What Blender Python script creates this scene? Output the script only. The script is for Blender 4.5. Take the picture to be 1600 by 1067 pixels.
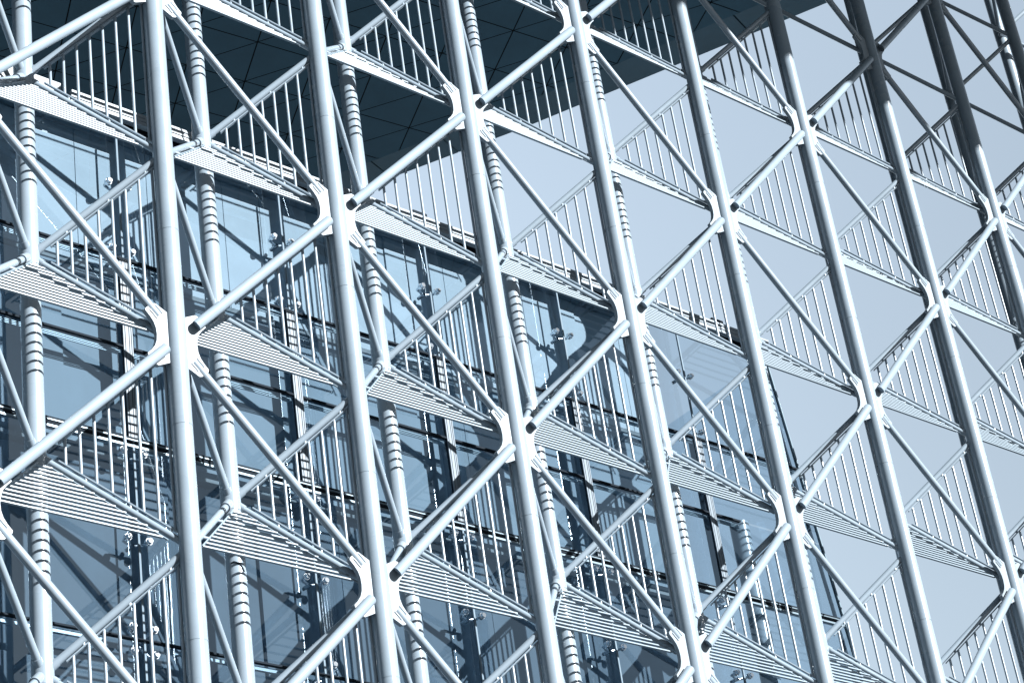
import bpy, math, random
from mathutils import Vector, Matrix
random.seed(4)
for o in list(bpy.data.objects): bpy.data.objects.remove(o)
SC = bpy.context.scene
COL = SC.collection
S = 4.0                      # one bay of the lattice is four metres

# ------------------------------------------------------------------ camera
RIGHT = Vector((0.74635566, -0.65204087, -0.13340142))
DOWN = Vector((0.24300164, 0.45357669, -0.85744877))
FWD = Vector((0.61959941, 0.60754498, 0.49697653))
CAMP = Vector((-5.01525798, -6.94900314, -7.09126453))
FPX = 3528.6356784692175
cam = bpy.data.cameras.new("camera")
cam.sensor_width = 36.0
cam.lens = FPX / 1600 * 36
cam.clip_start = 0.5
cam.clip_end = 5000
co = bpy.data.objects.new("camera", cam)
COL.objects.link(co)
m = Matrix.Identity(4)
for r in range(3):
    m[r][0] = RIGHT[r]; m[r][1] = -DOWN[r]; m[r][2] = -FWD[r]; m[r][3] = CAMP[r] * S
co.matrix_world = m
SC.camera = co

# ------------------------------------------------------------------ light
ELEV = math.radians(26.5)
SUNX = 0.30                  # sun stands to the right of the facade normal
sd = Vector((SUNX, -math.cos(ELEV), math.sin(ELEV))).normalized()
w = bpy.data.worlds.new("World"); SC.world = w; w.use_nodes = True
nt = w.node_tree; nt.nodes.clear()
sky = nt.nodes.new("ShaderNodeTexSky"); sky.sky_type = 'NISHITA'; sky.sun_disc = False
sky.sun_elevation = math.asin(sd.z); sky.sun_rotation = math.atan2(sd.x, sd.y)
sky.air_density = 1.0; sky.dust_density = 0.5; sky.ozone_density = 1.2
hs = nt.nodes.new("ShaderNodeHueSaturation"); hs.inputs['Saturation'].default_value = 0.50
hs.inputs['Hue'].default_value = 0.482
bg = nt.nodes.new("ShaderNodeBackground"); bg.inputs['Strength'].default_value = 0.10
wo = nt.nodes.new("ShaderNodeOutputWorld")
nt.links.new(sky.outputs[0], hs.inputs['Color']); 
# the sky is palest towards the north-east and up, deeper towards the south-east; dimmed out of view to cut fill light on shaded tube sides
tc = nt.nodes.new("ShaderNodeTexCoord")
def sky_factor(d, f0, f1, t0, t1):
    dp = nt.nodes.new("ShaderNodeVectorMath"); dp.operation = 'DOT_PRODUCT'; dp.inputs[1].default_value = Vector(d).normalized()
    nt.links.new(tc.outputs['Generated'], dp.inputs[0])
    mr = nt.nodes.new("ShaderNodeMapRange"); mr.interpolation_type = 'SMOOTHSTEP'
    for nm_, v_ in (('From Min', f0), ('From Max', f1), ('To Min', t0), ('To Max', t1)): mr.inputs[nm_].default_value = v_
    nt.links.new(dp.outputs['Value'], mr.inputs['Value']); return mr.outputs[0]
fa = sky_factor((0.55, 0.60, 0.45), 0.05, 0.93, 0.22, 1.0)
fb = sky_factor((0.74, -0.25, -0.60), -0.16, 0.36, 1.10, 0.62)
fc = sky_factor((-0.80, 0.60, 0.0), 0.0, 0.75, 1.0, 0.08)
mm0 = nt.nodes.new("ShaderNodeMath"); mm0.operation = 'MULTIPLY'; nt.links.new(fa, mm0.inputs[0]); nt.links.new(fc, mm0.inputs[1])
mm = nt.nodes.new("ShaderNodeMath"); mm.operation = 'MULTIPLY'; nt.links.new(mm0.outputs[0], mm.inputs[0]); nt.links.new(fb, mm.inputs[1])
tint_ = nt.nodes.new("ShaderNodeVectorMath"); tint_.operation = 'MULTIPLY'; tint_.inputs[1].default_value = (0.95, 0.965, 0.975)
sc_ = nt.nodes.new("ShaderNodeVectorMath"); sc_.operation = 'SCALE'
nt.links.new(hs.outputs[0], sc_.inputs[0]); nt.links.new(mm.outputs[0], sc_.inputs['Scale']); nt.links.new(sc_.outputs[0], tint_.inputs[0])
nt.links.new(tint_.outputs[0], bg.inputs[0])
nt.links.new(bg.outputs[0], wo.inputs[0])
sun = bpy.data.lights.new("sun", 'SUN'); sun.energy = 5.0; sun.angle = math.radians(0.53); sun.color = (1.0, 0.985, 0.96)
so = bpy.data.objects.new("sun", sun); COL.objects.link(so)
so.rotation_euler = sd.to_track_quat('Z', 'Y').to_euler()
so.location = (0, -60, 40)
SC.view_settings.view_transform = 'Standard'
SC.view_settings.look = 'None'
SC.view_settings.exposure = 1.74
SC.view_settings.gamma = 1.0
SC.render.engine = 'CYCLES'
SC.cycles.max_bounces = 8
SC.cycles.diffuse_bounces = 1
SC.cycles.transparent_max_bounces = 16

# ------------------------------------------------------------------ materials
def mat(name, color, rough=0.5, metal=0.0, spec=0.5, noise=0.0, nscale=3.0, bump=0.0, bscale=20.0, rnoise=0.0, stretch=None):
    if name not in ('soffit_panel', 'stainless'): color = tuple(c * .68 for c in color)
    m = bpy.data.materials.new(name); m.use_nodes = True
    t = m.node_tree; b = t.nodes['Principled BSDF']
    b.inputs['Base Color'].default_value = (*color, 1); b.inputs['Roughness'].default_value = rough
    b.inputs['Metallic'].default_value = metal; b.inputs['Specular IOR Level'].default_value = spec
    geo = t.nodes.new('ShaderNodeNewGeometry'); vec = geo.outputs['Position']
    if stretch:
        mp = t.nodes.new('ShaderNodeMapping'); mp.inputs['Scale'].default_value = stretch
        t.links.new(vec, mp.inputs['Vector']); vec = mp.outputs['Vector']
    if noise:
        n = t.nodes.new('ShaderNodeTexNoise'); n.inputs['Scale'].default_value = nscale; n.inputs['Detail'].default_value = 8
        n.inputs['Roughness'].default_value = 0.65
        t.links.new(vec, n.inputs['Vector'])
        r = t.nodes.new('ShaderNodeMapRange'); r.inputs['From Min'].default_value = 0.3; r.inputs['From Max'].default_value = 0.7
        r.inputs['To Min'].default_value = 1 - noise; r.inputs['To Max'].default_value = 1 + noise * .5
        t.links.new(n.outputs['Fac'], r.inputs['Value'])
        mx = t.nodes.new('ShaderNodeVectorMath'); mx.operation = 'SCALE'; mx.inputs[0].default_value = color
        t.links.new(r.outputs[0], mx.inputs['Scale']); t.links.new(mx.outputs[0], b.inputs['Base Color'])
    if rnoise:
        n2 = t.nodes.new('ShaderNodeTexNoise'); n2.inputs['Scale'].default_value = 1.7; n2.inputs['Detail'].default_value = 6
        t.links.new(vec, n2.inputs['Vector'])
        r2 = t.nodes.new('ShaderNodeMapRange'); r2.inputs['From Min'].default_value = .3; r2.inputs['From Max'].default_value = .7
        r2.inputs['To Min'].default_value = rough - rnoise; r2.inputs['To Max'].default_value = rough + rnoise
        t.links.new(n2.outputs['Fac'], r2.inputs['Value']); t.links.new(r2.outputs[0], b.inputs['Roughness'])
    if bump:
        n3 = t.nodes.new('ShaderNodeTexNoise'); n3.inputs['Scale'].default_value = bscale; n3.inputs['Detail'].default_value = 4
        t.links.new(vec, n3.inputs['Vector'])
        bp = t.nodes.new('ShaderNodeBump'); bp.inputs['Strength'].default_value = bump; bp.inputs['Distance'].default_value = 0.02
        t.links.new(n3.outputs['Fac'], bp.inputs['Height']); t.links.new(bp.outputs[0], b.inputs['Normal'])
    return m
STEEL = mat('pale_blue_steel_paint', (0.272, 0.345, 0.415), 0.26, 0.0, 0.45, noise=0.10, nscale=1.1, rnoise=0.07, bump=0.05, bscale=2.0)
STEEL2 = mat('white_plate_paint', (0.24, 0.30, 0.355), 0.42, 0.0, 0.5, noise=0.05, nscale=2.0)
SLAT = mat('slat_paint', (0.25, 0.325, 0.39), 0.4, 0.0, 0.5, noise=0.05, nscale=2)
BORE = mat('tube_bore', (0.20, 0.26, 0.31), 0.6)
DARK = mat('dark_gasket', (0.010, 0.017, 0.026), 0.8, 0.0, 0.1)
TRIM = mat('brushed_trim', (0.20, 0.28, 0.34), 0.35, 0.4, 0.5, noise=0.1, nscale=5)
CHROME = mat('stainless', (0.72, 0.77, 0.82), 0.16, 1.0)
SOFFIT = mat('soffit_panel', (0.065, 0.175, 0.26), 0.55, 0.0, 0.4, noise=0.16, nscale=0.5, bump=0.1, bscale=0.6)
JOINT = mat('soffit_joint', (0.004, 0.006, 0.009), 0.9)
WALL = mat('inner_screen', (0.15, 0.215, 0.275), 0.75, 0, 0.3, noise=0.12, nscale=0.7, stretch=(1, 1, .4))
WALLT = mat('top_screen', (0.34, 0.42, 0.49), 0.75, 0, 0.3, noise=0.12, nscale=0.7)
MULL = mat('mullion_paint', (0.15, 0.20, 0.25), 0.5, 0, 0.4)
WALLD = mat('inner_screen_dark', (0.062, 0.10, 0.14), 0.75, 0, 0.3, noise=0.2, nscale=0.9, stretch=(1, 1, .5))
SLAB = mat('inner_slab', (0.12, 0.16, 0.19), 0.8, noise=.1)
PAVE = mat('pale_paving', (0.07, 0.08, 0.09), 0.85, noise=0.25, nscale=0.3, bump=0.2, bscale=6)
def glass_mat(name, tint, base):
    m = bpy.data.materials.new(name); m.use_nodes = True
    t = m.node_tree; t.nodes.clear()
    out = t.nodes.new('ShaderNodeOutputMaterial')
    tr = t.nodes.new('ShaderNodeBsdfTransparent'); tr.inputs[0].default_value = (*tint, 1)
    gl = t.nodes.new('ShaderNodeBsdfGlossy'); gl.inputs['Roughness'].default_value = 0.015; gl.inputs[0].default_value = (.62, .82, 1, 1)
    fr = t.nodes.new('ShaderNodeFresnel'); fr.inputs['IOR'].default_value = 1.52
    g0 = t.nodes.new('ShaderNodeNewGeometry'); io = t.nodes.new('ShaderNodeMapRange')      # same reflectance from either side of the thin pane
    io.inputs['To Min'].default_value = 1.52; io.inputs['To Max'].default_value = 1 / 1.52
    t.links.new(g0.outputs['Backfacing'], io.inputs['Value']); t.links.new(io.outputs[0], fr.inputs['IOR'])
    ad = t.nodes.new('ShaderNodeMath'); ad.operation = 'MULTIPLY_ADD'; ad.inputs[1].default_value = 1.3; ad.inputs[2].default_value = base
    ad.use_clamp = True
    geo = t.nodes.new('ShaderNodeNewGeometry')
    n = t.nodes.new('ShaderNodeTexNoise'); n.inputs['Scale'].default_value = 0.35; n.inputs['Detail'].default_value = 1
    bp = t.nodes.new('ShaderNodeBump'); bp.inputs['Strength'].default_value = 0.10; bp.inputs['Distance'].default_value = 0.05
    t.links.new(geo.outputs['Position'], n.inputs['Vector']); t.links.new(n.outputs['Fac'], bp.inputs['Height'])
    t.links.new(bp.outputs[0], gl.inputs['Normal'])
    mx = t.nodes.new('ShaderNodeMixShader')
    t.links.new(fr.outputs[0], ad.inputs[0]); t.links.new(ad.outputs[0], mx.inputs[0])
    t.links.new(tr.outputs[0], mx.inputs[1]); t.links.new(gl.outputs[0], mx.inputs[2]); t.links.new(mx.outputs[0], out.inputs[0])
    return m
GLASS = glass_mat('facade_glass', (0.84, 0.92, 0.97), 0.20)
CLEAR = glass_mat('side_glass', (0.78, 0.87, 0.93), 0.03)

# ------------------------------------------------------------------ mesh helpers (bay units, scaled by S on build)
class MB:
    def __init__(s): s.v = []; s.f = []; s.sm = []
    def add(s, vs, fs, smooth=False):
        o = len(s.v); s.v += [Vector(v) for v in vs]
        for f in fs: s.f.append([i + o for i in f]); s.sm.append(smooth)
    def tube(s, a, b, r, n=28, caps=True, r2=None):
        a = Vector(a); b = Vector(b); d = (b - a).normalized(); r2 = r if r2 is None else r2
        u = d.cross(Vector((0, 0, 1)))
        if u.length < 1e-3: u = Vector((1, 0, 0))
        u.normalize(); v = d.cross(u)
        ring = [(u * math.cos(2 * math.pi * k / n) + v * math.sin(2 * math.pi * k / n)) for k in range(n)]
        s.add([a + q * r for q in ring] + [b + q * r2 for q in ring], [[k, (k + 1) % n, n + (k + 1) % n, n + k] for k in range(n)], True)
        if caps:
            s.add([a + q * r for q in ring], [list(range(n))[::-1]]); s.add([b + q * r2 for q in ring], [list(range(n))])
        return s
    def pipe_end(s, a, d, r, n=28):
        # rim and inner wall of an open tube end at a, the tube running along +d
        a = Vector(a); d = Vector(d).normalized(); u = d.cross(Vector((0, 0, 1))).normalized(); v = d.cross(u)
        ring = [(u * math.cos(2 * math.pi * k / n) + v * math.sin(2 * math.pi * k / n)) for k in range(n)]
        ri = r * .86
        s.add([a + q * r for q in ring] + [a + q * ri for q in ring] + [a + d * .004 + q * ri for q in ring],
              [[k, n + k, n + (k + 1) % n, (k + 1) % n] for k in range(n)] + [[n + k, 2 * n + k, 2 * n + (k + 1) % n, n + (k + 1) % n] for k in range(n)])
        s.add([a + d * .004 + q * ri for q in ring], [list(range(n))[::-1]])
    def box(s, lo, hi):
        x0, y0, z0 = lo; x1, y1, z1 = hi
        s.add([(x0, y0, z0), (x1, y0, z0), (x1, y1, z0), (x0, y1, z0), (x0, y0, z1), (x1, y0, z1), (x1, y1, z1), (x0, y1, z1)],
              [[0, 3, 2, 1], [4, 5, 6, 7], [0, 1, 5, 4], [1, 2, 6, 5], [2, 3, 7, 6], [3, 0, 4, 7]]); return s
    def bar(s, a, b, n, w, t):
        # flat bar from a to b, t thick along n, w wide across
        a = Vector(a); b = Vector(b); d = (b - a).normalized(); n = Vector(n); n = (n - d * n.dot(d)).normalized(); c = d.cross(n)
        vs = []
        for p in (a, b):
            for q, e in ((-1, -1), (1, -1), (1, 1), (-1, 1)): vs.append(p + c * (q * w / 2) + n * (e * t / 2))
        s.add(vs, [[0, 3, 2, 1], [4, 5, 6, 7], [0, 1, 5, 4], [1, 2, 6, 5], [2, 3, 7, 6], [3, 0, 4, 7]]); return s
    def prism(s, pts, y0, y1):
        # outline pts (x, z), counter-clockwise seen from -y
        n = len(pts)
        s.add([(x, y0, z) for x, z in pts] + [(x, y1, z) for x, z in pts],
              [list(range(n)), list(range(n, 2 * n))[::-1]] + [[k, n + k, n + (k + 1) % n, (k + 1) % n] for k in range(n)])
        return s
    def mesh(s, name, m):
        me = bpy.data.meshes.new(name); me.from_pydata([tuple(v * S) for v in s.v], [], s.f)
        me.polygons.foreach_set('use_smooth', s.sm); me.materials.append(m); me.update(); return me
    def build(s, name, m, parent=None, loc=None):
        return link(name, s.mesh(name, m), parent, loc)
def link(name, me, parent=None, loc=None):
    o = bpy.data.objects.new(name, me); COL.objects.link(o)
    if parent: o.parent = parent
    if loc is not None: o.location = Vector(loc) * S
    return o
def tag(o, label, cat, group=None, kind=None):
    if label: o['label'] = label
    if cat: o['category'] = cat
    if group: o['group'] = group
    if kind: o['kind'] = kind
    return o
def empty(name, loc):
    o = bpy.data.objects.new(name, None); COL.objects.link(o); o.location = Vector(loc) * S; o.empty_display_size = .2; return o
def px(P):
    d = Vector(P) - CAMP; z = d.dot(FWD)
    return 800 + FPX * d.dot(RIGHT) / z, 533.5 + FPX * d.dot(DOWN) / z
def frac_in(a, b, mg=0):
    a = Vector(a); b = Vector(b); c = 0
    for k in range(21):
        x, y = px(a.lerp(b, k / 20))
        if -mg < x < 1600 + mg and -mg < y < 1067 + mg: c += 1
    return c / 21
ORD = ['first', 'second', 'third', 'fourth', 'fifth', 'sixth', 'seventh', 'eighth', 'ninth', 'tenth', 'eleventh', 'twelfth']

# ------------------------------------------------------------------ ground
g = MB(); g.add([(-400, -400, -7.5), (400, -400, -7.5), (400, 400, -7.5), (-400, 400, -7.5)], [[0, 1, 2, 3]])
tag(g.build('ground', PAVE), None, None, None, 'structure')

# ------------------------------------------------------------------ roof canopy
ZR = 3.94
EDGE = [(-2.0, 18.0), (1.2, 13.8), (4.3, 8.5), (6.01, 5.01), (6.55, 3.82), (7.03, 2.61), (7.6, 1.17), (8.2, -.45), (8.85, -2.4), (9.5, -4.75)]   # right-hand edge of the roof, back to front
FRONT = -(4.0 - 1.62) / math.tan(ELEV) - .05
LIP = .42
def offs(pts, d):
    out = []
    for k, p in enumerate(pts):
        a = Vector(pts[max(0, k - 1)]); b = Vector(pts[min(len(pts) - 1, k + 1)]); t = (b - a).normalized()
        out.append((p[0] + t.y * d, p[1] - t.x * d))     # to the inside (left)
    return out
INN = offs(EDGE, LIP)
roof = empty('roof_canopy', (2, 0, ZR))
def rl(v): return Vector(v) - Vector((2, 0, ZR))
LEFTX = -30.0
def clip(poly, pts):
    # keep the side of each edge segment that is inside (left) of the polyline
    for a, b in zip(pts[:-1], pts[1:]):
        n = Vector((b[1] - a[1], -(b[0] - a[0])))
        out = []
        for i in range(len(poly)):
            p, q = poly[i], poly[(i + 1) % len(poly)]
            dp = (Vector(p) - Vector(a)).dot(n); dq = (Vector(q) - Vector(a)).dot(n)
            if dp >= 0: out.append(p)
            if (dp >= 0) != (dq >= 0):
                t = dp / (dp - dq); out.append((p[0] + (q[0] - p[0]) * t, p[1] + (q[1] - p[1]) * t))
        poly = out
        if len(poly) < 3: return []
    return poly
O = Vector((3.86, 4.0)); A = Vector((.205, .463)); B2 = Vector((.515, -.062))
pm = MB()
def inset(tri, d):
    c = sum((Vector(p) for p in tri), Vector((0, 0))) / len(tri)
    return [tuple(c + (Vector(p) - c) * (1 - d / .3)) for p in tri]
def in_region(tri):
    c = sum((Vector(p) for p in tri), Vector((0, 0))) / 3
    return c.x > -6 and FRONT + .2 < c.y < 15
for i in range(-40, 40):
    for j in range(-40, 40):
        p00 = O + A * i + B2 * j; p10 = p00 + A; p01 = p00 + B2; p11 = p00 + A + B2
        for tri in ((p00, p01, p10), (p11, p10, p01)):
            if not in_region(tri): continue
            t = inset([(q.x, q.y) for q in tri], .009)
            t = clip(t, INN)
            if t:
                vs = [rl((x, y, ZR)) for x, y in t]
                pm.add(vs, [list(range(len(vs)))[::-1]])
pm.build('soffit_panels', SOFFIT, roof)
# dark backing above the panels, outer lip, fascia and top
bk = MB(); poly = [(LEFTX, FRONT)] + [(LEFTX, 18.0)] + INN
bk.add([rl((x, y, ZR + .02)) for x, y in poly], [list(range(len(poly)))[::-1]])
bk.build('joint_backing', JOINT, roof)
lp = MB()
def lip_pt(p, z): return rl((p[0], p[1], z))
for k in range(len(EDGE) - 1):
    nseg = max(1, int((Vector(EDGE[k]) - Vector(EDGE[k + 1])).length / .55))
    for q in range(nseg):
        f0 = q / nseg + .008; f1 = (q + 1) / nseg
        e0 = Vector(EDGE[k]).lerp(Vector(EDGE[k + 1]), f0); e1 = Vector(EDGE[k]).lerp(Vector(EDGE[k + 1]), f1)
        i0 = Vector(INN[k]).lerp(Vector(INN[k + 1]), f0); i1 = Vector(INN[k]).lerp(Vector(INN[k + 1]), f1)
        lp.add([lip_pt(i0, ZR), lip_pt(i1, ZR), lip_pt(e1, ZR + .075), lip_pt(e0, ZR + .075)], [[0, 1, 2, 3]])
lp.build('soffit_lip', SOFFIT, roof)
fs = MB()
ring = [(LEFTX, FRONT), (LEFTX, 18.0)] + EDGE
n = len(ring)
fs.add([rl((x, y, ZR + .08)) for x, y in ring] + [rl((x, y, ZR + .22)) for x, y in ring],
       [[k, (k + 1) % n, n + (k + 1) % n, n + k] for k in range(n)] + [list(range(n, 2 * n)), list(range(n))[::-1]])
fs.build('roof_slab', SOFFIT, roof)
tag(roof, 'dark overhanging roof with triangular soffit panels and curved edge above the lattice', 'roof')

# ------------------------------------------------------------------ lattice geometry
H = 0.996
BX, BY, BZ = 0.51, 0.376, 0.497
RV, RB = .047, .045
KMIN, KMAX = -4, 5
def vpt(i, k): return Vector((i, 0, -k * H))
def bpt(i, k): return Vector((i - 1 + BX, BY, -k * H + BZ))

# gusset plate (star-shaped), centred on its node
half = [(.046, .128), (.105, .157), (.120, .153), (.156, .119), (.158, .108), (.136, .085), (.118, .060), (.108, .032), (.105, 0)]
right = half + [(x, -z) for x, z in half[-2::-1]]
outline = right[::-1] + [(-x, z) for x, z in right]         # counter-clockwise from the lower right
outline = [(x, z) for x, z in right[::-1]] + [(-x, z) for x, z in right]
pl = MB(); pl.prism(outline, -.011, .011)
PLATE = pl.mesh('gusset_plate', STEEL2)

ZT, ZB = 3.93, -7.5
cv = MB(); cv.tube((0, 0, 0), (0, 0, ZT - ZB), RV, 48); CV = cv.mesh('front_column', STEEL)
cb = MB(); cb.tube((0, 0, 0), (0, 0, ZT - ZB), RB, 48); CB = cb.mesh('back_column', STEEL)
ws = MB(); ws.tube((0, 0, 0), (0, 0, .006), RV + .0012, 48); WELD = ws.mesh('weld_seam', STEEL)
jk = MB()
ctr = Vector((0, 0, 0))
jk.tube((0, 0, -.055), (0, 0, .06), RB + .0015, 48)
for tgt in ((-BX, -BY, H - BZ), (1 - BX, -BY, H - BZ), (1 - BX, -BY, -BZ)):
    d = Vector(tgt).normalized(); jk.tube(d * .02, d * .075, .0205, 28)
JOINTM = jk.mesh('tube_joint', STEEL)

vis_cols = [i for i in range(-1, 11) if frac_in(vpt(i, KMAX), vpt(i, KMIN)) > 0]
vis_back = [i for i in range(-1, 12) if frac_in(bpt(i, KMAX), bpt(i, KMIN)) > 0]
NFC = {i: ORD[n] for n, i in enumerate(vis_cols)}
NBC = {i: ORD[n] for n, i in enumerate(vis_back)}
def nfc(i): return NFC[i] if i in NFC else ('off-frame left' if i < vis_cols[0] else 'off-frame right')
def nbc(i): return NBC[i] if i in NBC else 'off-frame'
print('front', vis_cols, 'back', vis_back)
ftop = {0: 'running down past the left quarter', 1: ''}
for i in range(-1, 10):
    c = empty('front_column', (i, 0, ZB))
    link('shaft', CV, c)
    for k in range(KMIN, KMAX):
        if (i + k) % 2 == 0: 
            if frac_in(vpt(i, k), vpt(i, k) + Vector((.01, 0, 0)), 150) > 0:
                link('gusset_plate', PLATE, c, (0, 0, -k * H - ZB))
        if frac_in(vpt(i, k), vpt(i, k), 0) > 0:
            link('weld_seam', WELD, c, (0, 0, -k * H - ZB - .43))
    if i in NFC:
        extra = ' and shaded towards its top' if i >= 5 else ' and sunlit over its whole height'
        tag(c, '%s thick front column from the left, pale steel%s' % (NFC[i], extra), 'column', 'front columns of the lattice')
    else:
        tag(c, 'front column just outside the %s edge of the photo' % ('left' if i < 0 else 'right'), 'column', 'front columns of the lattice')
for i in range(0, 11):
    if i not in NBC and i > 9: continue
    c = empty('back_column', (i - 1 + BX, BY, ZB))
    link('shaft', CB, c)
    for k in range(KMIN, KMAX):
        if frac_in(bpt(i, k), bpt(i, k), 120) > 0:
            link('tube_joint', JOINTM, c, (0, 0, -k * H + BZ - ZB))
    nm = NBC.get(i)
    tag(c, ('%s rear column from the left, round steel crossed by thin striped slat shadows' % nm if i < 6 else '%s rear column from the left, mostly in shade behind the front columns' % nm) if nm else 'rear column just outside the right edge of the photo', 'column', 'rear columns of the lattice')

# ------------------------------------------------------------------ lattice members (meshes shared per kind, translated per bay)
yF = -.026
rise = MB(); p0 = Vector((.092, yF - .008, .088)); p1 = Vector((1 - .080, yF - .008, H - .078)); rr = .0245
rise.tube(p0, p1, rr, 32, caps=False); rise.pipe_end(p0, p1 - p0, rr, 32); rise.tube(p1, p1 + (p1 - p0).normalized() * .003, rr, 32, r2=rr * .75)
rdir = (p1 - p0).normalized()
rise.v = [v + rdir * (.55 * (v.y - p0.y)) if (v - p0).length < .034 else v for v in rise.v]     # end cut slanting back towards the plate
RISE = rise.mesh('front_brace', STEEL)
fall = MB(); q0 = Vector((.086, 0, -.084)); q1 = Vector((1 - .086, 0, -H + .102)); fall.tube(q0, q1, .0205, 32)
FALL = fall.mesh('front_brace', STEEL)
CLEVIS = []
for a, d in ((q0, (q1 - q0).normalized()), (q1, (q0 - q1).normalized())):
    n2 = Vector((d.z, 0, -d.x))
    for sgn in (-1, 1):
        clv = MB(); clv.bar(a + n2 * (.0225 * sgn) - d * .004, a + n2 * (.0225 * sgn) + d * .046, (0, 1, 0), .007, .030)
        CLEVIS.append(clv.mesh('slot_cheek', STEEL2))
Bv = Vector((BX, BY, BZ)); Vl = Vector((0, 0, 0)); Vr = Vector((1, 0, 0)); VrU = Vector((1, 0, H)); VlU = Vector((0, 0, H))
def web(a, b, r): 
    mb = MB(); mb.tube(a, b, r, 28); return mb.mesh('bracing_tube', STEEL)
WLR = web(Bv, Vr, .0152); WUR = web(Bv, VrU, .0168); WUL = web(Bv, VlU, .0172); WLL = web(Bv, Vl, .0168)
sl = MB(); d = (Vl - Bv).normalized(); sl.tube(Bv + d * .03, Bv + d * .115, .0235, 32); SLEEVE = sl.mesh('sleeve', STEEL2)

# rod screen between the two right-hand tubes of each bay
def up(t): return Bv.lerp(VrU, t)
def lo(t): return Bv.lerp(Vr, t)
OU, OL = .034, .036
T0, T1 = .155, .93
def railmesh(f, dz):
    mb = MB(); mb.bar(f(T0) + Vector((0, 0, dz)), f(T1) + Vector((0, 0, dz)), (0, 0, 1), .016, .006); return mb.mesh('rail', STEEL)
RAILU = railmesh(up, -OU); RAILL = railmesh(lo, OL)
RODS = []
for j in range(8):
    t = .2 + .1015 * j; a = up(t) - Vector((0, 0, OU)); b = lo(t) + Vector((0, 0, OL))
    mb = MB(); mb.tube(b, a, .0072, 12); RODS.append(mb.mesh('rod', STEEL))
CLIPS = []
for f, dz, ts in ((up, -1, (.27, .58, .86)), (lo, 1, (.33, .62, .88))):
    for t in ts:
        p = f(t); mb = MB(); mb.tube(p + Vector((0, 0, dz * .01)), p + Vector((0, 0, dz * (.036 if dz > 0 else .034))), .0068, 12); CLIPS.append(mb.mesh('clip', STEEL))
# slat screen in the sloping lower face of each bay
NV = Vector((0, -BZ, BY)).normalized(); SV = Vector((0, BY, BZ))
sm = MB()
for j in range(12):
    s = .075 + .0685 * j
    x0 = BX * s + .05; x1 = 1 - (1 - BX) * s - (.045 if j else .075)
    off = SV * s - NV * 0.0
    sm.box((x0, off.y, off.z - .0031), (x1, off.y + .014, off.z + .0031))   # flat blade, front edge to the street
SLATS = sm.mesh('slats', SLAT)
sr = MB(); sr.bar(Vector((BX * .055 + .048, 0, 0)) + SV * .055, Vector((BX * .86 + .048, 0, 0)) + SV * .86, NV, .006, .012); SRAIL = sr.mesh('side_rail', SLAT)
sb = MB()
BRK = []
for s in (.22, .58):
    p = Vector((BX * s, 0, 0)) + SV * s; mb = MB(); mb.tube(p, p + Vector((.05, 0, 0)), .0075, 12); BRK.append(mb.mesh('bracket', STEEL))
sr2 = MB(); a = Vector((1 - (1 - BX) * .06 - .06, 0, 0)) + SV * .06 + NV * -.006; b = Vector((1 - (1 - BX) * .84 - .035, 0, 0)) + SV * .84 + NV * -.006
sr2.bar(a, b, NV, .008, .006); SRAIL2 = sr2.mesh('end_rail', SLAT)

def modules(test):
    # (i, k) cells grouped by bay; returns {i: [k top to bottom]}
    out = {}
    for i in range(-1, 11):
        for k in range(KMIN, KMAX + 1):
            f = test(i, k)
            if f: out.setdefault(i, []).append((k, f))
    return out
MG = 90
def place(kind, cells, make, label, cat, group):
    for i, lst in cells.items():
        inn = [k for k, f in lst if f == 2]
        for k, f in lst:
            o = make(i, k)
            if f == 2: lab = label(i, k, inn.index(k), len(inn))
            else: lab = None
            if lab is None:
                lab = label(i, k, -1, 0)
            tag(o, lab, cat, group)
def seen(a, b):
    if frac_in(a, b) > .08: return 2
    if frac_in(a, b, MG) > .08: return 1
    return 0
def pos(n, tot):
    if n < 0: return 'outside the frame'
    if tot == 1: return 'the only one there'
    if n == 0: return 'uppermost'
    if n == tot - 1: return 'lowest'
    return ORD[n] + ' from the top'
def off(i0, i1):
    return i0
def colpair(i):        # front columns i-1 and i by their order in the photo
    a, b = NFC.get(i - 1), NFC.get(i)
    if a and b: return 'between %s and %s front columns' % (a, b)
    if b: return 'left of the first front column'
    if a: return 'right of the %s front column' % a
    return 'beyond the front columns'
# front braces: bay i lies between front columns i-1 and i
def mk_rise(i, k):      # from node (i-1,k) up to (i,k-1)
    return link('front_brace', RISE, None, (i - 1, 0, -k * H))
def mk_fall(i, k):      # from node (i-1,k) down to (i,k+1)
    o = empty('front_brace', (i - 1, 0, -k * H)); link('tube', FALL, o); 
    for me in CLEVIS: link('slot_cheek', me, o)
    return o
place('rise', modules(lambda i, k: seen(vpt(i - 1, k), vpt(i, k - 1)) if (i - 1 + k) % 2 == 0 else 0), mk_rise,
      lambda i, k, n, t: 'thick open-ended brace rising right, %s, %s' % (colpair(i), pos(n, t)), 'brace', 'rising braces of the front face')
place('fall', modules(lambda i, k: seen(vpt(i - 1, k), vpt(i, k + 1)) if (i - 1 + k) % 2 == 0 else 0), mk_fall,
      lambda i, k, n, t: 'slotted brace falling right, %s, %s' % (colpair(i), pos(n, t)), 'brace', 'falling braces of the front face')
def wtest(e):
    def f(i, k):
        return seen(bpt(i, k), vpt(i - 1, k) + e)
    return f
def mk(name, me):
    return lambda i, k: link(name, me, None, (i - 1, 0, -k * H))
def bname(i): return ('%s rear column' % NBC[i]) if i in NBC else 'off-frame rear column'
def wl(desc):
    return lambda i, k, n, t: '%s %s, %s' % (desc, bname(i), pos(n, t))
place('wlr', modules(wtest(Vr)), mk('bracing_tube', WLR), wl('slim tube falling right to the front from'), 'tube', 'lower right bracing tubes')
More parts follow.
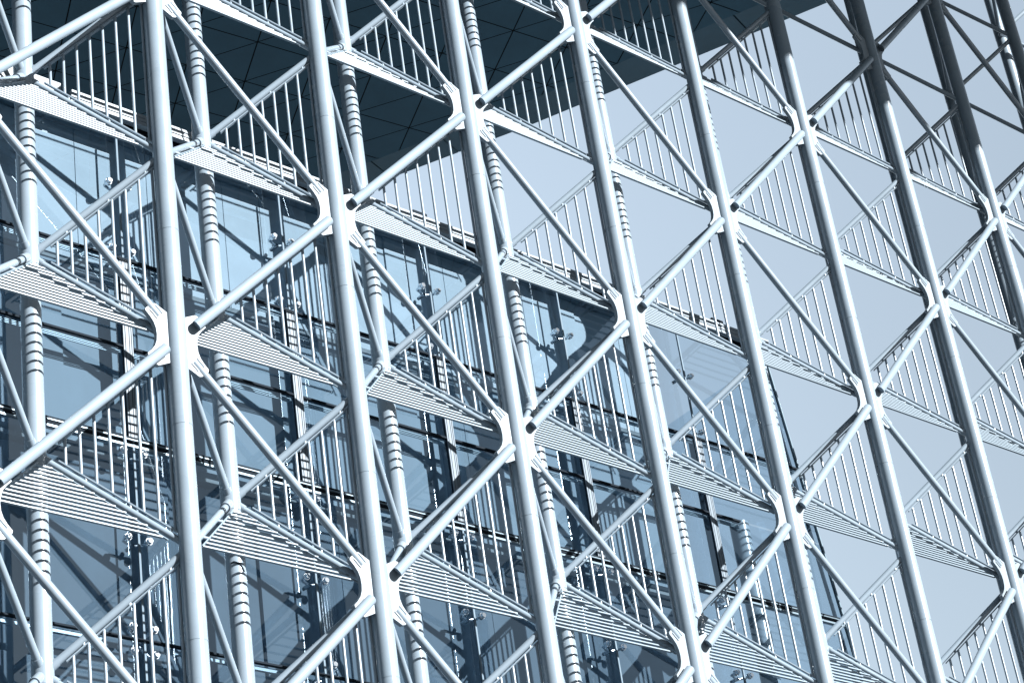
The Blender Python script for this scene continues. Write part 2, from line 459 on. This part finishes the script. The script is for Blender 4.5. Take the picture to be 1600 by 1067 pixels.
place('wur', modules(wtest(VrU)), mk('bracing_tube', WUR), wl('slim tube rising right to the front from'), 'tube', 'upper right bracing tubes')
place('wul', modules(wtest(VlU)), mk('bracing_tube', WUL), wl('shaded steep tube leaning up left from'), 'tube', 'upper left bracing tubes')
def mk_ll(i, k):
    o = empty('bracing_tube', (i - 1, 0, -k * H)); link('tube', WLL, o); link('sleeve', SLEEVE, o); return o
place('wll', modules(wtest(Vl)), mk_ll, wl('short sleeved tube falling left from'), 'tube', 'short sleeved bracing tubes')

proto = {}
def mk_rods(i, k):
    o = empty('rod_screen', (i - 1, 0, -k * H))
    link('rail', RAILU, o); link('rail', RAILL, o)
    for me in RODS: link('rod', me, o)
    for me in CLIPS: link('clip', me, o)
    return o
def mk_slats(i, k):
    o = empty('slat_screen', (i - 1, 0, -k * H))
    link('slats', SLATS, o); link('side_rail', SRAIL, o); link('end_rail', SRAIL2, o)
    for me in BRK: link('bracket', me, o)
    return o
place('rods', modules(lambda i, k: seen(lo(.3) + vpt(i - 1, k), up(.9) + vpt(i - 1, k)) if k >= -1 else 0), mk_rods,
      lambda i, k, n, t: 'triangular screen of eight upright rods, %s, %s' % (colpair(i), pos(n, t)), 'rod screen', 'triangular rod screens')
place('slats', modules(lambda i, k: seen(vpt(i - 1, k) + Vector((.1, .05, .06)), vpt(i, k) + Vector((-.1, .03, .04))) if k >= -1 else 0), mk_slats,
      lambda i, k, n, t: 'triangular sunshade of parallel slats, %s, %s' % (colpair(i), pos(n, t)), 'sunshade', 'triangular slat sunshades')

# small loop of spare cable hanging under a bracing tube at the upper right
def pix_to(u, v, y):
    d = (FWD * FPX + RIGHT * (u - 800) + DOWN * (v - 533.5)).normalized(); return CAMP + d * ((y - CAMP.y) / d.y)
c0 = pix_to(1447, 291, .03); mb = MB(); prev = None
for q in range(15):
    a_ = math.pi * 2 * q / 14; p = c0 + Vector((.018 * math.cos(a_) - .004, 0, .009 * math.sin(a_) - .006))
    if prev is not None: mb.tube(prev, p, .0014, 8)
    prev = p
mb.v = [v - c0 for v in mb.v]
tag(mb.build('cable_loop', BORE, None, c0), 'tiny loop of dark cable hanging below a bracing tube at the upper right', 'cable')
# bent scrap of dark tape stuck on the second rear column near the bottom
c0 = Vector((BX, BY - RB, 0)); zc = pix_to(364, 880, BY - RB * .8).z
pts_ = [(-.030, .006), (-.020, .012), (-.008, .004), (.004, -.002), (.014, -.018), (.022, -.034)]; mb = MB(); prev = None
for x_, z_ in pts_:
    y_ = -math.sqrt(max(0, (RB + .002) ** 2 - (x_ - .012) ** 2)); p = Vector((x_ - .012, y_, z_))
    if prev is not None: mb.bar(prev, p, (0, -1, 0), .007, .003)
    prev = p
tag(mb.build('tape_scrap', DARK, None, (BX, BY, zc)), 'torn black scrap of tape on the second rear column near the bottom', 'tape')

# ------------------------------------------------------------------ glass building behind
GY = .75
gb = empty('glass_building', (2, GY, -7.5))
GO = Vector((2, GY, -7.5))
def G(mb, name, m, parent=gb):
    mb.v = [v - GO for v in mb.v] if parent is gb else mb.v
    return mb.build(name, m, parent)
def xe(z): return 5.07 + .117 * (-z - .25)
rows = [(-.285, -1.06), (-1.06, -1.56), (-1.56, -2.06), (-2.06, -3.06), (-3.06, -4.06), (-4.06, -5.06), (-5.06, -7.5)]
xj = [-1.74, -.74, .26, 1.26, 2.26, 3.26, 4.26]
gp = .006
random.seed(8)
for zt, zb in rows:
    for a in xj:
        b = a + 1
        if b > 5: pts = [(a + gp, zb + gp), (xe(zb) - gp, zb + gp), (xe(zt) - gp, zt - gp), (a + gp, zt - gp)]
        else: pts = [(a + gp, zb + gp), (b - gp, zb + gp), (b - gp, zt - gp), (a + gp, zt - gp)]
        jy = [random.uniform(-.0012, .0012) for _ in range(4)]
        mb = MB(); mb.add([(x, GY + q, z) for (x, z), q in zip(pts, jy)], [[0, 1, 2, 3]])
        if zt > -5: G(mb, 'glass_pane', GLASS)
        else: G(mb, 'glass_pane', GLASS)
# right return wall of glass
mb = MB(); mb.add([(xe(-7.5) + .002, GY, -7.5), (xe(-7.5) + .25, GY + 1.6, -7.5), (xe(-.285) + .1, GY + 1.6, -.285), (xe(-.285) + .002, GY, -.285)], [[0, 1, 2, 3]])
G(mb, 'side_pane', CLEAR)
mb = MB(); mb.bar((xe(-7.5), GY, -7.5), (xe(-.25), GY, -.25), (0, 1, 0), .008, .02); G(mb, 'corner_trim', TRIM)
mb = MB(); mb.bar((xe(-7.5) - .035, GY + .03, -7.5), (xe(-.25) - .03, GY + .03, -.25), (0, 1, 0), .012, .02); G(mb, 'corner_post', DARK)
mb = MB(); mb.bar((xe(-7.5) + .24, GY + 1.58, -7.5), (xe(-.285) + .09, GY + 1.58, -.29), (0, 1, 0), .02, .03); G(mb, 'corner_post', DARK)
# vertical joints: thin bright seam outside, wide white mullion behind the window band
for a in xj[1:]:
    mb = MB(); mb.box((a - .005, GY - .006, -7.5), (a + .005, GY + .004, -2.06)); mb.box((a - .005, GY - .006, -1.06), (a + .005, GY + .004, -.29)); G(mb, 'glass_seam', WALL)
    mb = MB()
    for x0, x1 in ((-.026, -.018), (-.014, .004), (.008, .016), (.020, .026)): mb.box((a + x0, GY - .010, -2.05), (a + x1, GY + .05, -1.07))
    G(mb, 'mullion', MULL)
    mb = MB(); mb.box((a - .028, GY - .004, -2.05), (a + .028, GY + .045, -1.07)); G(mb, 'mullion_gasket', DARK)
    
# transoms
for z, kinds in ((-1.06, 'd'), (-1.56, 'd'), (-2.06, 'w'), (-3.06, 't'), (-4.06, 't')):
    X0, X1 = -2.7, xe(z) - .01
    if z == -1.56: X1 = 4.5
    if kinds == 'd':
        mb = MB(); mb.box((X0, GY - .008, z - .005), (X1, GY + .02, z + .006)); G(mb, 'transom', DARK)
        mb = MB()
        for q in (.016, .025, .034): mb.box((X0, GY + .012, z - q - .003), (X1, GY + .02, z - q))
        G(mb, 'transom_trim', TRIM)
    elif kinds == 'w':
        mb = MB(); mb.box((X0, GY - .010, z + .004), (X1, GY + .03, z + .014)); mb.box((X0, GY - .006, z - .018), (X1, GY + .03, z - .008)); G(mb, 'transom', DARK)
        mb = MB(); mb.box((X0, GY - .012, z - .004), (X1, GY + .02, z + .002)); mb.box((X0, GY - .008, z - .036), (X1, GY + .02, z - .025)); G(mb, 'transom_trim', TRIM)
    else:
        mb = MB(); mb.box((X0, GY - .010, z - .005), (X1, GY + .012, z + .004)); G(mb, 'transom', DARK)
        mb = MB()
        for a in xj: mb.box((a + .12, GY + .012, z - .03), (min(a + .80, xe(z) - .1), GY + .03, z - .012)); 
        G(mb, 'transom_trim', TRIM)
# coping
mb = MB(); mb.box((-.02, GY - .05, -.215), (5.08, GY + .06, -.195)); mb.box((-.02, GY - .045, -.238), (5.08, GY - .01, -.2155)); mb.box((-.02, GY - .055, -.1945), (5.08, GY - .03, -.178)); G(mb, 'coping', STEEL2)
mb = MB(); mb.box((-.02, GY + .005, -.29), (5.05, GY + .05, -.216)); G(mb, 'coping_recess', DARK)
mb = MB(); mb.box((-2.7, GY - .004, -.285), (-.05, GY + .02, -.12)); G(mb, 'parapet', STEEL2)
mb = MB(); mb.box((-2.7, GY + .055, -.26), (4.06, GY + 2.2, -.20)); G(mb, 'roof', SLAB)
mb = MB(); mb.box((-2.7, GY + .012, -.284), (5.05, GY + .055, -.262)); G(mb, 'top_rail', TRIM)
# clamps that hold the glass
DK = MB()
def clamp(x, z, cx, cz):
    h = MB(); h.tube((x, GY - .018, z), (x, GY - .004, z), .0125, 18, r2=.0145); h.tube((x, GY - .004, z), (x, GY + .012, z), .018, 18)
    c = G(h, 'glass_clamp', CHROME)
    ar = MB(); ar.tube((x, GY + .012, z), (x, GY + .04, z), .007, 10); ar.tube((x, GY + .04, z), (cx, GY + .055, cz), .0075, 10); ar.tube((cx, GY + .045, cz), (cx, GY + .10, cz), .010, 10)
    ar.v = [v - GO for v in ar.v]; ar.build('clamp_arm', CHROME, c)
for a in xj[2:]:
    for z, offs2 in ((-.62, (0,)), (-1.06, (.055,)), (-2.06, (-.06,)), (-2.565, (0,)), (-3.06, (.06, -.06)), (-3.565, (0,))):
        for dz in offs2:
            for sx in (-1, 1): clamp(a + sx * .056, z + dz, a, z if len(offs2) > 1 else z + dz - .01)
# inner screens seen through the glass, floors and a round column by the corner
IY = .87
mb = MB()
xs = -2.7
random.seed(3)
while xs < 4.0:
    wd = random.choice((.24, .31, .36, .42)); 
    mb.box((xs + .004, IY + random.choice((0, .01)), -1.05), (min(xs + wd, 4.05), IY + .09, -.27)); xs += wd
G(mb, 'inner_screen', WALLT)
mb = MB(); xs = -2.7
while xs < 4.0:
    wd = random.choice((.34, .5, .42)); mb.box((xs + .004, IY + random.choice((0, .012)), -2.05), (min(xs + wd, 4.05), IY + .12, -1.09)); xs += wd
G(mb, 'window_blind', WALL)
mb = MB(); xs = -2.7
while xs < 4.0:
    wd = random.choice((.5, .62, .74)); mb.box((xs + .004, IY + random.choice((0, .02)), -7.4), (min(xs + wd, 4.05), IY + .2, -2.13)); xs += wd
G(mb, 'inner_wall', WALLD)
for z in (-1.06, -2.09, -3.6):
    mb = MB(); mb.box((-2.7, GY + .13, z - .012), (4.04, GY + 1.3, z + .012)); G(mb, 'floor_slab', SLAB)
# the same building carries on to the left, outside the frame
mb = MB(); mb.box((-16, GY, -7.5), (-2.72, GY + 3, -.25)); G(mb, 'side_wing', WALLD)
mb = MB(); mb.tube((5.14, 1.28, -7.4), (5.14, 1.28, -1.20), .062, 40); G(mb, 'inner_column', STEEL)
for n_, (u_, v_) in enumerate(((1113, 510), (652, 372))):
    p = pix_to(u_, v_, GY + .02); mb = MB(); mb.box((p.x - .05, GY - .03, -.19), (p.x + .05, GY + .05, -.135)); o_ = G(mb, 'roof_vent', DARK)
tag(gb, 'glass fronted building with chrome clamps and white coping behind the steel lattice', 'building')
